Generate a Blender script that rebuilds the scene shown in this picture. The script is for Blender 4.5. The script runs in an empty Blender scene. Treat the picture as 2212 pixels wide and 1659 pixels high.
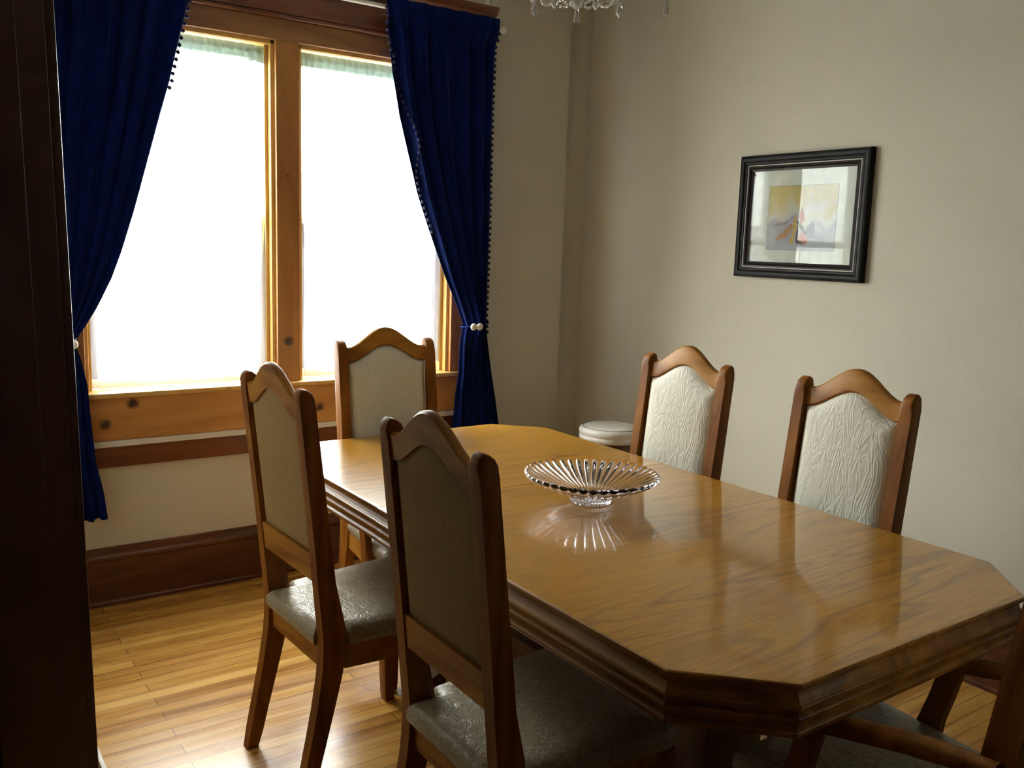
import bpy, bmesh, math, random
from mathutils import Vector, Matrix
PI = math.pi
random.seed(4)
scene = bpy.context.scene
COL = scene.collection

# ------------------------------------------------------------------ helpers
def link(o, parent=None):
    COL.objects.link(o)
    if parent is not None: o.parent = parent
    return o
def obj(name, bm, mats, parent=None, smooth=None):
    me = bpy.data.meshes.new(name)
    bmesh.ops.recalc_face_normals(bm, faces=bm.faces[:])
    if smooth is not None:
        for f in bm.faces: f.smooth = True
        ca = math.cos(smooth)
        for e in bm.edges:
            if len(e.link_faces) == 2:
                n1, n2 = e.link_faces[0].normal, e.link_faces[1].normal
                e.smooth = n1.dot(n2) > ca
    bm.to_mesh(me); bm.free()
    for m in (mats if isinstance(mats, (list, tuple)) else [mats]): me.materials.append(m)
    return link(bpy.data.objects.new(name, me), parent)
def tag(o, label=None, cat=None, group=None, kind=None):
    if label: o['label'] = label
    if cat: o['category'] = cat
    if group: o['group'] = group
    if kind: o['kind'] = kind
    return o
def thing(name, label, cat, loc=(0, 0, 0), rz=0, group=None):
    o = bpy.data.objects.new(name, None); link(o)
    o.empty_display_size = .1
    o.location = loc; o.rotation_euler = (0, 0, rz)
    return tag(o, label, cat, group)
def struct(name, bm, m, parent=None, smooth=None, label=None):
    o = obj(name, bm, m, parent, smooth)
    if parent is None: o['kind'] = 'structure'
    if label: o['label'] = label
    return o
def box(bm, x0, x1, y0, y1, z0, z1, bev=0, seg=2, mi=0):
    vs = [bm.verts.new(p) for p in ((x0,y0,z0),(x1,y0,z0),(x1,y1,z0),(x0,y1,z0),(x0,y0,z1),(x1,y0,z1),(x1,y1,z1),(x0,y1,z1))]
    fs = [bm.faces.new([vs[i] for i in q]) for q in ((0,3,2,1),(4,5,6,7),(0,1,5,4),(1,2,6,5),(2,3,7,6),(3,0,4,7))]
    for f in fs: f.material_index = mi
    if bev:
        es = list({e for f in fs for e in f.edges})
        bmesh.ops.bevel(bm, geom=es, offset=bev, segments=seg, profile=.5, affect='EDGES')
    return vs
def tube(bm, pts, r, n=10, caps=True):
    pts = [Vector(p) for p in pts]
    rr = r if isinstance(r, (list, tuple)) else [r]*len(pts)
    rings = []
    up = Vector((0, 0, 1))
    for i, p in enumerate(pts):
        d = (pts[min(i+1, len(pts)-1)] - pts[max(i-1, 0)]).normalized()
        a = up if abs(d.dot(up)) < .95 else Vector((1, 0, 0))
        s = d.cross(a).normalized(); t = s.cross(d).normalized()
        rings.append([bm.verts.new(p + (s*math.cos(2*PI*k/n) + t*math.sin(2*PI*k/n))*rr[i]) for k in range(n)])
    for A, B in zip(rings, rings[1:]):
        for k in range(n): bm.faces.new((A[k], A[(k+1) % n], B[(k+1) % n], B[k]))
    if caps: bm.faces.new(rings[0][::-1]); bm.faces.new(rings[-1])
def lathe(bm, prof, n=32, c=(0, 0, 0), close=False):
    rings = []
    for r, z in prof:
        if r < 1e-6: rings.append([bm.verts.new((c[0], c[1], c[2]+z))])
        else: rings.append([bm.verts.new((c[0]+r*math.cos(2*PI*k/n), c[1]+r*math.sin(2*PI*k/n), c[2]+z)) for k in range(n)])
    if close: rings.append(rings[0])
    for A, B in zip(rings, rings[1:]):
        for k in range(n):
            k2 = (k+1) % n
            if len(A) == 1 and len(B) == 1: continue
            if len(A) == 1: bm.faces.new((A[0], B[k2], B[k]))
            elif len(B) == 1: bm.faces.new((A[k], A[k2], B[0]))
            else: bm.faces.new((A[k], A[k2], B[k2], B[k]))
def prism(bm, poly, f, a, b, bev=0, seg=2):
    """poly: list of 2D points; f(p, t) -> 3D, extruded from t=a to t=b"""
    A = [bm.verts.new(f(p, a)) for p in poly]; B = [bm.verts.new(f(p, b)) for p in poly]
    n = len(poly)
    fs = [bm.faces.new(A[::-1]), bm.faces.new(B)]
    fs += [bm.faces.new((A[i], A[(i+1) % n], B[(i+1) % n], B[i])) for i in range(n)]
    if bev:
        es = [e for e in set(fs[0].edges) | set(fs[1].edges)]
        bmesh.ops.bevel(bm, geom=es, offset=bev, segments=seg, profile=.5, affect='EDGES')
    return fs
def sphere(bm, c, r, sx=1, sy=1, sz=1, u=12, v=8):
    M = Matrix.Translation(c) @ Matrix.Diagonal((sx*r, sy*r, sz*r, 1))
    bmesh.ops.create_uvsphere(bm, u_segments=u, v_segments=v, radius=1, matrix=M)
def interp(tab, t):
    if t <= tab[0][0]: return tab[0][1]
    for (a, x), (b, y) in zip(tab, tab[1:]):
        if t <= b:
            k = (t-a)/(b-a); return x + (y-x)*k
    return tab[-1][1]
def copy_tree(o, parent=None):
    c = o.copy(); COL.objects.link(c)
    if parent is not None: c.parent = parent
    for ch in list(o.children): copy_tree(ch, c)
    return c

# ------------------------------------------------------------------ materials
def newmat(name):
    m = bpy.data.materials.new(name); m.use_nodes = True
    nt = m.node_tree
    return m, nt, nt.nodes['Principled BSDF'], nt.nodes['Material Output']
def N(nt, t, **kw):
    n = nt.nodes.new(t)
    for k, v in kw.items():
        if k in n.inputs: n.inputs[k].default_value = v
        else: setattr(n, k, v)
    return n
def ramp(nt, fac, stops):
    r = nt.nodes.new('ShaderNodeValToRGB')
    el = r.color_ramp.elements
    while len(el) < len(stops): el.new(.5)
    for e, (p, c) in zip(el, stops): e.position = p; e.color = (*c, 1)
    nt.links.new(fac, r.inputs[0]); return r
def coords(nt, scale, rot=(0, 0, 0), kind='Object'):
    tc = nt.nodes.new('ShaderNodeTexCoord'); mp = nt.nodes.new('ShaderNodeMapping')
    mp.inputs['Scale'].default_value = scale; mp.inputs['Rotation'].default_value = rot
    nt.links.new(tc.outputs[kind], mp.inputs[0]); return mp.outputs[0]
def bump(nt, h, b, strength=.3, dist=.002):
    n = nt.nodes.new('ShaderNodeBump'); n.inputs['Strength'].default_value = strength; n.inputs['Distance'].default_value = dist
    nt.links.new(h, n.inputs['Height']); nt.links.new(n.outputs[0], b.inputs['Normal']); return n
def plain(name, c, rough=.5, metal=0, coat=0, sheen=0, spec=.5):
    m, nt, b, o = newmat(name)
    b.inputs['Base Color'].default_value = (*c, 1); b.inputs['Roughness'].default_value = rough
    b.inputs['Metallic'].default_value = metal; b.inputs['Coat Weight'].default_value = coat
    b.inputs['Coat Roughness'].default_value = .08; b.inputs['Specular IOR Level'].default_value = spec
    if sheen: b.inputs['Sheen Weight'].default_value = sheen
    # a little colour variation so the surface is not dead flat
    no = N(nt, 'ShaderNodeTexNoise', Scale=18.0, Detail=4.0)
    nt.links.new(coords(nt, (1, 1, 1)), no.inputs['Vector'])
    r = ramp(nt, no.outputs['Fac'], [(0.3, tuple(x*.92 for x in c)), (.7, tuple(min(1, x*1.06) for x in c))])
    nt.links.new(r.outputs[0], b.inputs['Base Color'])
    return m
def wood(name, lo, mid, hi, scale, axis='z', rough=.35, coat=.3, ring=6.0, knots=False, coatr=.12, knotpos=None, bumps=.12, spec=.5):
    m, nt, b, o = newmat(name)
    s = {'x': (.13, 1, 1), 'y': (1, .13, 1), 'z': (1, 1, .13)}[axis]
    v = coords(nt, tuple(scale*k for k in s))
    n1 = N(nt, 'ShaderNodeTexNoise', Scale=1.3, Detail=3.0, Distortion=.4)
    nt.links.new(v, n1.inputs['Vector'])
    mul = N(nt, 'ShaderNodeMath', operation='MULTIPLY'); mul.inputs[1].default_value = ring
    nt.links.new(n1.outputs['Fac'], mul.inputs[0])
    fr = N(nt, 'ShaderNodeMath', operation='PINGPONG'); fr.inputs[1].default_value = .5
    nt.links.new(mul.outputs[0], fr.inputs[0])
    fib = N(nt, 'ShaderNodeTexNoise', Scale=14.0, Detail=5.0, Roughness=.65)
    s2 = {'x': (.35, 4, 4), 'y': (4, .35, 4), 'z': (4, 4, .35)}[axis]
    nt.links.new(coords(nt, tuple(scale*k for k in s2)), fib.inputs['Vector'])
    add = N(nt, 'ShaderNodeMath', operation='MULTIPLY_ADD'); add.inputs[1].default_value = 1.1
    nt.links.new(fr.outputs[0], add.inputs[0])
    fm = N(nt, 'ShaderNodeMath', operation='MULTIPLY'); fm.inputs[1].default_value = .55
    nt.links.new(fib.outputs['Fac'], fm.inputs[0]); nt.links.new(fm.outputs[0], add.inputs[2])
    r = ramp(nt, add.outputs[0], [(.12, lo), (.42, mid), (.85, hi)])
    out = r.outputs[0]
    if knotpos:
        for (kx, ky, kz, kr) in knotpos:
            tc = nt.nodes.new('ShaderNodeTexCoord')
            ds = N(nt, 'ShaderNodeVectorMath', operation='DISTANCE'); ds.inputs[1].default_value = (kx, ky, kz)
            wn = N(nt, 'ShaderNodeTexNoise', Scale=30.0)
            nt.links.new(tc.outputs['Object'], wn.inputs['Vector'])
            mx = N(nt, 'ShaderNodeVectorMath', operation='SCALE'); mx.inputs['Scale'].default_value = .020
            nt.links.new(wn.outputs['Color'], mx.inputs[0])
            ad = N(nt, 'ShaderNodeVectorMath', operation='ADD')
            nt.links.new(tc.outputs['Object'], ad.inputs[0]); nt.links.new(mx.outputs[0], ad.inputs[1])
            nt.links.new(ad.outputs[0], ds.inputs[0])
            mr = N(nt, 'ShaderNodeMapRange'); mr.inputs['From Min'].default_value = kr*.7; mr.inputs['From Max'].default_value = kr*1.35
            nt.links.new(ds.outputs['Value'], mr.inputs['Value'])
            mix = N(nt, 'ShaderNodeMix', data_type='RGBA')
            nt.links.new(mr.outputs[0], mix.inputs['Factor'])
            mix.inputs['A'].default_value = (lo[0]*.12, lo[1]*.1, lo[2]*.1, 1)
            nt.links.new(out, mix.inputs['B']); out = mix.outputs['Result']
    nt.links.new(out, b.inputs['Base Color'])
    b.inputs['Roughness'].default_value = rough
    b.inputs['Specular IOR Level'].default_value = spec
    b.inputs['Coat Weight'].default_value = coat; b.inputs['Coat Roughness'].default_value = coatr
    bump(nt, fib.outputs['Fac'], b, bumps, .0006)
    return m

M = {}
M['chair_wood'] = wood('chair_oak', (.11, .030, .002), (.195, .062, .005), (.28, .105, .011), 5, 'z', .5, .0, spec=.2)
M['chair_wood_lit'] = wood('chair_oak_lit', (.15, .046, .003), (.265, .100, .010), (.37, .165, .022), 5, 'y', .48, .0, spec=.2)  # lighter copy of the chair oak, light on the crest put into the colour
M['pine'] = wood('pine_trim', (.36, .15, .035), (.48, .22, .055), (.56, .28, .08), 3, 'x', .4, .25, knotpos=[(-.796, 1.79, .815, .021), (-.897, 1.79, .74, .022), (-.023, 1.79, .741, .020)])
M['pine_v'] = wood('pine_post', (.28, .105, .022), (.36, .15, .035), (.44, .20, .05), 3, 'z', .4, .25, knotpos=[(-.16, 1.79, 1.04, .021), (-.162, 1.79, 1.73, .012), (-.19, 1.79, 1.42, .007)])
M['pine_pale'] = wood('pine_jamb', (.48, .27, .07), (.58, .35, .095), (.64, .41, .13), 3, 'z', .35, .3)
M['head'] = wood('head_casing', (.20, .085, .025), (.27, .12, .036), (.33, .16, .05), 3, 'x', .4, .25)
M['red_wood'] = wood('redwood_board', (.085, .022, .008), (.13, .035, .012), (.18, .055, .018), 4, 'x', .35, .3)
M['base_wood'] = wood('baseboard_wood', (.045, .009, .003), (.08, .018, .005), (.115, .03, .009), 4, 'x', .4, .3)
M['jamb'] = wood('dark_jamb', (.05, .018, .010), (.072, .027, .016), (.095, .038, .024), 3, 'z', .45, .15)
M['white_paint'] = plain('white_paint', (.72, .70, .66), .4)
M['white_vinyl'] = plain('white_vinyl', (.78, .79, .78), .35)
M['ceiling'] = plain('ceiling_paint', (.60, .58, .53), .8)
M['metal_dark'] = plain('dark_metal', (.08, .07, .06), .4, .9)
M['silver'] = plain('silver_metal', (.6, .6, .58), .3, 1)
M['white_rod'] = plain('white_rod', (.75, .74, .70), .3)
M['ivory_bead'] = plain('ivory_bead', (.78, .75, .68), .35)

def wallpaper():
    m, nt, b, o = newmat('wallpaper_linen')
    n = N(nt, 'ShaderNodeTexNoise', Scale=1.0, Detail=4.0)
    nt.links.new(coords(nt, (60, 60, 420)), n.inputs['Vector'])
    n2 = N(nt, 'ShaderNodeTexNoise', Scale=3.0, Detail=3.0)
    nt.links.new(coords(nt, (1, 1, 1)), n2.inputs['Vector'])
    ad = N(nt, 'ShaderNodeMath', operation='MULTIPLY_ADD'); ad.inputs[1].default_value = .6
    nt.links.new(n.outputs['Fac'], ad.inputs[0])
    m2 = N(nt, 'ShaderNodeMath', operation='MULTIPLY'); m2.inputs[1].default_value = .4
    nt.links.new(n2.outputs['Fac'], m2.inputs[0]); nt.links.new(m2.outputs[0], ad.inputs[2])
    r = ramp(nt, ad.outputs[0], [(.3, (.60, .57, .47)), (.7, (.67, .64, .535))])
    nt.links.new(r.outputs[0], b.inputs['Base Color']); b.inputs['Roughness'].default_value = .85
    b.inputs['Specular IOR Level'].default_value = .2
    bump(nt, n.outputs['Fac'], b, .35, .0008)
    return m
M['wall'] = wallpaper()
M['dark_unseen'] = wood('dark_unseen_wall', (.03, .013, .006), (.05, .022, .010), (.07, .03, .014), 3, 'z', .5, .1)  # made-up dark finish for the unseen walls, cuts the bounced light

def floor_mat():
    m, nt, b, o = newmat('strip_floor')
    v = coords(nt, (1, 1, 1))
    br = N(nt, 'ShaderNodeTexBrick', offset=.37, offset_frequency=2)
    br.inputs['Scale'].default_value = 1.0
    br.inputs['Brick Width'].default_value = .95; br.inputs['Row Height'].default_value = .052
    br.inputs['Mortar Size'].default_value = .0011; br.inputs['Mortar Smooth'].default_value = .1
    br.inputs['Color1'].default_value = (0, 0, 0, 1); br.inputs['Color2'].default_value = (1, 1, 1, 1); br.inputs['Mortar'].default_value = (.5, .5, .5, 1)
    nt.links.new(v, br.inputs['Vector'])
    n = N(nt, 'ShaderNodeTexNoise', Scale=1.0, Detail=6.0, Roughness=.6, Distortion=.6)
    nt.links.new(coords(nt, (2.2, 42, 10)), n.inputs['Vector'])
    bl = N(nt, 'ShaderNodeTexNoise', Scale=1.0, Detail=2.0)
    nt.links.new(coords(nt, (1.2, 19.2, 1)), bl.inputs['Vector'])
    a1 = N(nt, 'ShaderNodeMath', operation='MULTIPLY'); a1.inputs[1].default_value = .26
    nt.links.new(br.outputs['Color'], a1.inputs[0])
    a2 = N(nt, 'ShaderNodeMath', operation='MULTIPLY_ADD'); a2.inputs[1].default_value = .5
    nt.links.new(n.outputs['Fac'], a2.inputs[0]); nt.links.new(a1.outputs[0], a2.inputs[2])
    a3 = N(nt, 'ShaderNodeMath', operation='MULTIPLY_ADD'); a3.inputs[1].default_value = .45
    nt.links.new(bl.outputs['Fac'], a3.inputs[0]); nt.links.new(a2.outputs[0], a3.inputs[2])
    r = ramp(nt, a3.outputs[0], [(.32, (.20, .072, .009)), (.5, (.37, .165, .024)), (.66, (.50, .255, .048)), (.85, (.60, .35, .085))])
    mix = N(nt, 'ShaderNodeMix', data_type='RGBA')
    nt.links.new(br.outputs['Fac'], mix.inputs['Factor']); nt.links.new(r.outputs[0], mix.inputs['A'])
    mix.inputs['B'].default_value = (.06, .022, .006, 1)
    nt.links.new(mix.outputs['Result'], b.inputs['Base Color'])
    rr = ramp(nt, bl.outputs['Fac'], [(.3, (.22,)*3), (.7, (.34,)*3)])
    nt.links.new(rr.outputs[0], b.inputs['Roughness'])
    b.inputs['Coat Weight'].default_value = .4; b.inputs['Coat Roughness'].default_value = .2
    bump(nt, n.outputs['Fac'], b, .12, .001)
    return m
M['floor'] = floor_mat()

def table_mat(name, axis_scale=(1, 1, 1)):
    m, nt, b, o = newmat(name)
    # cathedral grain running along X
    v = coords(nt, (1.0, 1.0, 1.0))
    wn = N(nt, 'ShaderNodeTexNoise', Scale=1.0, Detail=2.0, Distortion=.2)
    nt.links.new(coords(nt, (.85, 6.5, 1)), wn.inputs['Vector'])
    mul = N(nt, 'ShaderNodeMath', operation='MULTIPLY'); mul.inputs[1].default_value = 9.0
    nt.links.new(wn.outputs['Fac'], mul.inputs[0])
    pp = N(nt, 'ShaderNodeMath', operation='PINGPONG'); pp.inputs[1].default_value = .5
    nt.links.new(mul.outputs[0], pp.inputs[0])
    line = N(nt, 'ShaderNodeMapRange'); line.inputs['From Min'].default_value = 0.0; line.inputs['From Max'].default_value = .2
    nt.links.new(pp.outputs[0], line.inputs['Value'])
    fib = N(nt, 'ShaderNodeTexNoise', Scale=1.0, Detail=6.0, Roughness=.7)
    nt.links.new(coords(nt, (9, 240, 60)), fib.inputs['Vector'])
    fr = ramp(nt, fib.outputs['Fac'], [(.3, (.27, .112, .005)), (.55, (.42, .190, .010)), (.8, (.52, .255, .018))])
    patch = N(nt, 'ShaderNodeTexNoise', Scale=1.0, Detail=2.0)
    nt.links.new(coords(nt, (.8, 3.5, 1)), patch.inputs['Vector'])
    pr = N(nt, 'ShaderNodeMapRange'); pr.inputs['From Min'].default_value = .42; pr.inputs['From Max'].default_value = .58
    nt.links.new(patch.outputs['Fac'], pr.inputs['Value'])
    # grain lines fade in and out
    inv = N(nt, 'ShaderNodeMath', operation='SUBTRACT'); inv.inputs[0].default_value = 1.0
    nt.links.new(line.outputs[0], inv.inputs[1])
    st = N(nt, 'ShaderNodeMath', operation='MULTIPLY'); nt.links.new(inv.outputs[0], st.inputs[0]); nt.links.new(pr.outputs[0], st.inputs[1])
    # cathedral figure: nested parabolas along the grain
    def mth(op, a, b_=None, c=None):
        n_ = nt.nodes.new('ShaderNodeMath'); n_.operation = op
        for k_, v_ in enumerate((a, b_, c)):
            if v_ is None: continue
            if isinstance(v_, (int, float)): n_.inputs[k_].default_value = v_
            else: nt.links.new(v_, n_.inputs[k_])
        return n_.outputs[0]
    tc2 = nt.nodes.new('ShaderNodeTexCoord'); sx = nt.nodes.new('ShaderNodeSeparateXYZ'); nt.links.new(tc2.outputs['Object'], sx.inputs[0])
    wob = N(nt, 'ShaderNodeTexNoise', Scale=1.0, Detail=3.0); nt.links.new(coords(nt, (2.2, 9, 1)), wob.inputs['Vector'])
    acc = st.outputs[0]
    for xc, yc, k2, sl in ((-.36, -.655, 21, 3.6), (-.50, -.10, 26, 3.0), (-.3, .45, 24, 3.2)):
        dy = mth('MULTIPLY', mth('SUBTRACT', sx.outputs['Y'], yc), k2)
        g_ = mth('ADD', mth('MULTIPLY', mth('ABSOLUTE', dy), mth('ABSOLUTE', dy)), mth('MULTIPLY', wob.outputs['Fac'], 2.2))
        g_ = mth('SUBTRACT', g_, mth('MULTIPLY', mth('SUBTRACT', sx.outputs['X'], xc), sl))
        ln_ = mth('SUBTRACT', 1.0, mth('MINIMUM', mth('MULTIPLY', mth('PINGPONG', g_, .5), 5.5), 1.0))
        mask = mth('SUBTRACT', 1.0, mth('MINIMUM', mth('MULTIPLY', mth('ABSOLUTE', dy), .36), 1.0))
        acc = mth('MAXIMUM', acc, mth('MULTIPLY', mth('MULTIPLY', ln_, mask), 1.1))
    acc = mth('MINIMUM', acc, 1.0)
    st2 = N(nt, 'ShaderNodeMath', operation='MULTIPLY'); nt.links.new(acc, st2.inputs[0]); st2.inputs[1].default_value = .66
    mix = N(nt, 'ShaderNodeMix', data_type='RGBA')
    nt.links.new(st2.outputs[0], mix.inputs['Factor']); nt.links.new(fr.outputs[0], mix.inputs['A'])
    mix.inputs['B'].default_value = (.15, .052, .005, 1)
    nt.links.new(mix.outputs['Result'], b.inputs['Base Color'])
    b.inputs['Roughness'].default_value = .30
    b.inputs['Coat Weight'].default_value = .8; b.inputs['Coat Roughness'].default_value = .075
    bump(nt, fib.outputs['Fac'], b, .05, .0004)
    return m
M['table_top'] = table_mat('table_oak_top')
M['table_edge'] = wood('table_oak_edge', (.12, .040, .003), (.21, .080, .006), (.31, .135, .014), 4, 'y', .36, .1, spec=.3)
M['table_dark'] = wood('table_oak_base', (.06, .022, .007), (.10, .038, .010), (.14, .06, .015), 4, 'z', .4, .2)

def velvet():
    m, nt, b, o = newmat('blue_velvet')
    n = N(nt, 'ShaderNodeTexNoise', Scale=1.0, Detail=4.0)
    nt.links.new(coords(nt, (90, 90, 12)), n.inputs['Vector'])
    r = ramp(nt, n.outputs['Fac'], [(.3, (.0008, .006, .058)), (.7, (.0013, .011, .095))])
    nt.links.new(r.outputs[0], b.inputs['Base Color']); b.inputs['Roughness'].default_value = .75
    b.inputs['Specular IOR Level'].default_value = .08
    b.inputs['Sheen Weight'].default_value = .10; b.inputs['Sheen Tint'].default_value = (.03, .2, .95, 1); b.inputs['Sheen Roughness'].default_value = .35
    bump(nt, n.outputs['Fac'], b, .2, .001)
    tr = N(nt, 'ShaderNodeBsdfTranslucent'); tr.inputs[0].default_value = (.16, .14, .55, 1)
    mx = nt.nodes.new('ShaderNodeMixShader'); mx.inputs[0].default_value = .006
    nt.links.new(b.outputs[0], mx.inputs[1]); nt.links.new(tr.outputs[0], mx.inputs[2]); nt.links.new(mx.outputs[0], o.inputs[0])
    return m
M['velvet'] = velvet()
M['pompom'] = plain('pompom_wool', (.004, .008, .06), .9, sheen=.1)

def fabric(name, c, pat=26.0, bs=.6, dist=.004, rough=.6, contrast=.12, stretch=.45, sheen=.15, spec=.3):
    m, nt, b, o = newmat(name)
    n = N(nt, 'ShaderNodeTexNoise', Scale=pat, Detail=2.0, Distortion=1.6)
    nt.links.new(coords(nt, (1, 1, stretch)), n.inputs['Vector'])
    pp = N(nt, 'ShaderNodeMath', operation='PINGPONG'); pp.inputs[1].default_value = .08
    nt.links.new(n.outputs['Fac'], pp.inputs[0])
    ms = N(nt, 'ShaderNodeMath', operation='MULTIPLY'); ms.inputs[1].default_value = 12.0
    nt.links.new(pp.outputs[0], ms.inputs[0])
    th = N(nt, 'ShaderNodeTexNoise', Scale=500.0, Detail=2.0)
    nt.links.new(coords(nt, (1, 1, 1)), th.inputs['Vector'])
    r = ramp(nt, ms.outputs[0], [(.0, tuple(x*(1-contrast) for x in c)), (1, tuple(min(1, x*(1+contrast*.5)) for x in c))])
    nt.links.new(r.outputs[0], b.inputs['Base Color']); b.inputs['Roughness'].default_value = rough
    b.inputs['Specular IOR Level'].default_value = spec
    b.inputs['Sheen Weight'].default_value = sheen
    ad = N(nt, 'ShaderNodeMath', operation='MULTIPLY_ADD'); ad.inputs[1].default_value = .12
    nt.links.new(th.outputs['Fac'], ad.inputs[0]); nt.links.new(ms.outputs[0], ad.inputs[2])
    bump(nt, ad.outputs[0], b, bs, dist)
    return m
M['ivory_fabric'] = fabric('ivory_embossed_fabric', (.66, .64, .54), 17, .3, .003, .6, .04, .36)
M['back_fabric'] = fabric('taupe_back_fabric', (.33, .225, .11), 44, .3, .0012, .85, .14, .45, 0, .1)
M['seat_fabric'] = fabric('seat_damask_fabric', (.33, .28, .19), 30, .35, .0015, .36, .4, 1.0, .0, .6)
M['stool_vinyl'] = plain('stool_vinyl', (.84, .82, .76), .35)

def glass_pane(name='pane_glass', ior=1.45):
    m, nt, b, o = newmat(name); nt.nodes.remove(b)
    t = N(nt, 'ShaderNodeBsdfTransparent'); t.inputs[0].default_value = (.95, .97, .96, 1)
    g = N(nt, 'ShaderNodeBsdfGlossy', Roughness=.0)
    # a thin pane reflects alike from both of its faces (no total internal reflection)
    f = N(nt, 'ShaderNodeFresnel', IOR=1.5); mx = nt.nodes.new('ShaderNodeMixShader')
    ge = nt.nodes.new('ShaderNodeNewGeometry'); mr = N(nt, 'ShaderNodeMapRange')
    mr.inputs['To Min'].default_value = ior; mr.inputs['To Max'].default_value = 1/ior
    nt.links.new(ge.outputs['Backfacing'], mr.inputs['Value']); nt.links.new(mr.outputs[0], f.inputs['IOR'])
    nt.links.new(f.outputs[0], mx.inputs[0]); nt.links.new(t.outputs[0], mx.inputs[1]); nt.links.new(g.outputs[0], mx.inputs[2]); nt.links.new(mx.outputs[0], o.inputs[0])
    return m
M['pane'] = glass_pane()
M['picture_glass'] = glass_pane('coated_picture_glass', 1.24)
def crystal(name, rough=.0):
    m, nt, b, o = newmat(name); nt.nodes.remove(b)
    g = N(nt, 'ShaderNodeBsdfGlass', IOR=1.52, Roughness=rough); g.inputs['Color'].default_value = (.98, .97, .99, 1)
    nt.links.new(g.outputs[0], o.inputs[0]); return m
M['crystal'] = crystal('crystal_glass')
def cut_crystal():
    m, nt, b, o = newmat('cut_crystal')
    b.inputs['Base Color'].default_value = (.85, .84, .80, 1); b.inputs['Roughness'].default_value = .08
    g = N(nt, 'ShaderNodeBsdfGlass', IOR=1.55); mx = nt.nodes.new('ShaderNodeMixShader'); mx.inputs[0].default_value = .42  # white base mixed into the glass stands in for sparkle
    nt.links.new(g.outputs[0], mx.inputs[1]); nt.links.new(b.outputs[0], mx.inputs[2]); nt.links.new(mx.outputs[0], o.inputs[0])
    return m
M['cut'] = cut_crystal()
def sheer(name, c, transp, trans):
    """voile: part see-through, part translucent cloth"""
    m, nt, b, o = newmat(name); nt.nodes.remove(b)
    t = N(nt, 'ShaderNodeBsdfTransparent'); tr = N(nt, 'ShaderNodeBsdfTranslucent'); d = N(nt, 'ShaderNodeBsdfDiffuse')
    tr.inputs[0].default_value = (*c, 1); d.inputs[0].default_value = (*c, 1)
    a = nt.nodes.new('ShaderNodeMixShader'); a.inputs[0].default_value = trans
    nt.links.new(d.outputs[0], a.inputs[1]); nt.links.new(tr.outputs[0], a.inputs[2])
    n = N(nt, 'ShaderNodeTexNoise', Scale=1.0, Detail=2.0); nt.links.new(coords(nt, (60, 60, 3)), n.inputs['Vector'])
    r = N(nt, 'ShaderNodeMapRange'); r.inputs['To Min'].default_value = max(0, transp-.12); r.inputs['To Max'].default_value = min(1, transp+.12)
    nt.links.new(n.outputs['Fac'], r.inputs['Value'])
    mx = nt.nodes.new('ShaderNodeMixShader'); nt.links.new(r.outputs[0], mx.inputs[0])
    nt.links.new(a.outputs[0], mx.inputs[1]); nt.links.new(t.outputs[0], mx.inputs[2]); nt.links.new(mx.outputs[0], o.inputs[0])
    return m
M['sheer'] = sheer('white_voile', (.86, .88, .9), .55, .55)
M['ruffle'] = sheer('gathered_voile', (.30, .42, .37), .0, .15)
M['grey_strip'] = sheer('dense_voile', (.42, .42, .48), .0, .16)  # darker cloth for the added grey strips at the window's sides

# ------------------------------------------------------------------ camera
Wf, Hf = 2212, 1659
F, YAW, PITCH, ROLL = 1942.02, .6120, -.1523, .0322
CAM = Vector((-1.5803, -1.8888, 1.4615))
fwd = Vector((math.sin(YAW)*math.cos(PITCH), math.cos(YAW)*math.cos(PITCH), math.sin(PITCH)))
right = Vector((math.cos(YAW), -math.sin(YAW), 0)); up = right.cross(fwd)
rt = right*math.cos(ROLL) + up*math.sin(ROLL); ut = -right*math.sin(ROLL) + up*math.cos(ROLL)
cd = bpy.data.cameras.new('camera'); cam = link(bpy.data.objects.new('camera', cd))
cd.sensor_fit = 'HORIZONTAL'; cd.sensor_width = 36; cd.lens = 36*F/Wf; cd.clip_start = .02
R3 = Matrix((rt, ut, -fwd)).transposed()
cam.matrix_world = Matrix.Translation(CAM) @ R3.to_4x4()
scene.camera = cam

# ------------------------------------------------------------------ room
YW, XR, XL, ZC, YB = 1.8135, 1.481, -1.318, 2.95, -2.6
WX = [(-.97, -.218), (-.118, .635)]; WZ0, WZ1 = .855, 2.255; WT = .16
bm = bmesh.new(); box(bm, -4.2, XR+.2, YB-.2, YW+.2, -.1, 0); struct('floor', bm, M['floor'])
bm = bmesh.new(); box(bm, -4.2, XR+.2, YB-.2, YW+.2, ZC, ZC+.1); struct('ceiling', bm, M['ceiling'])
bm = bmesh.new()   # window wall with two openings
xs = [-4.2, WX[0][0], WX[0][1], WX[1][0], WX[1][1], XR+.2]
for a, b_ in ((0, 1), (2, 3)): box(bm, xs[a], xs[b_], YW, YW+WT, 0, ZC)
box(bm, xs[4], 1.31, YW, YW+WT, 0, ZC); box(bm, 1.31, xs[5], YW+.04, YW+WT, 0, ZC)   # the corner end is set back a little, a step added for a shaded edge
for a, b_ in ((1, 2), (3, 4)):
    box(bm, xs[a], xs[b_], YW, YW+WT, 0, WZ0-.02); box(bm, xs[a], xs[b_], YW, YW+WT, WZ1, ZC)
struct('wall_window', bm, M['wall'])
bm = bmesh.new(); box(bm, XR, XR+.15, YB, YW+.04, 0, ZC); struct('wall_right', bm, M['wall'])
bm = bmesh.new(); box(bm, -4.2, XR+.2, YB-.15, YB, 0, ZC); struct('wall_back', bm, M['dark_unseen'])
DY0, DY1 = -2.05, -.06           # cased opening in the left wall, the camera looks through it
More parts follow.
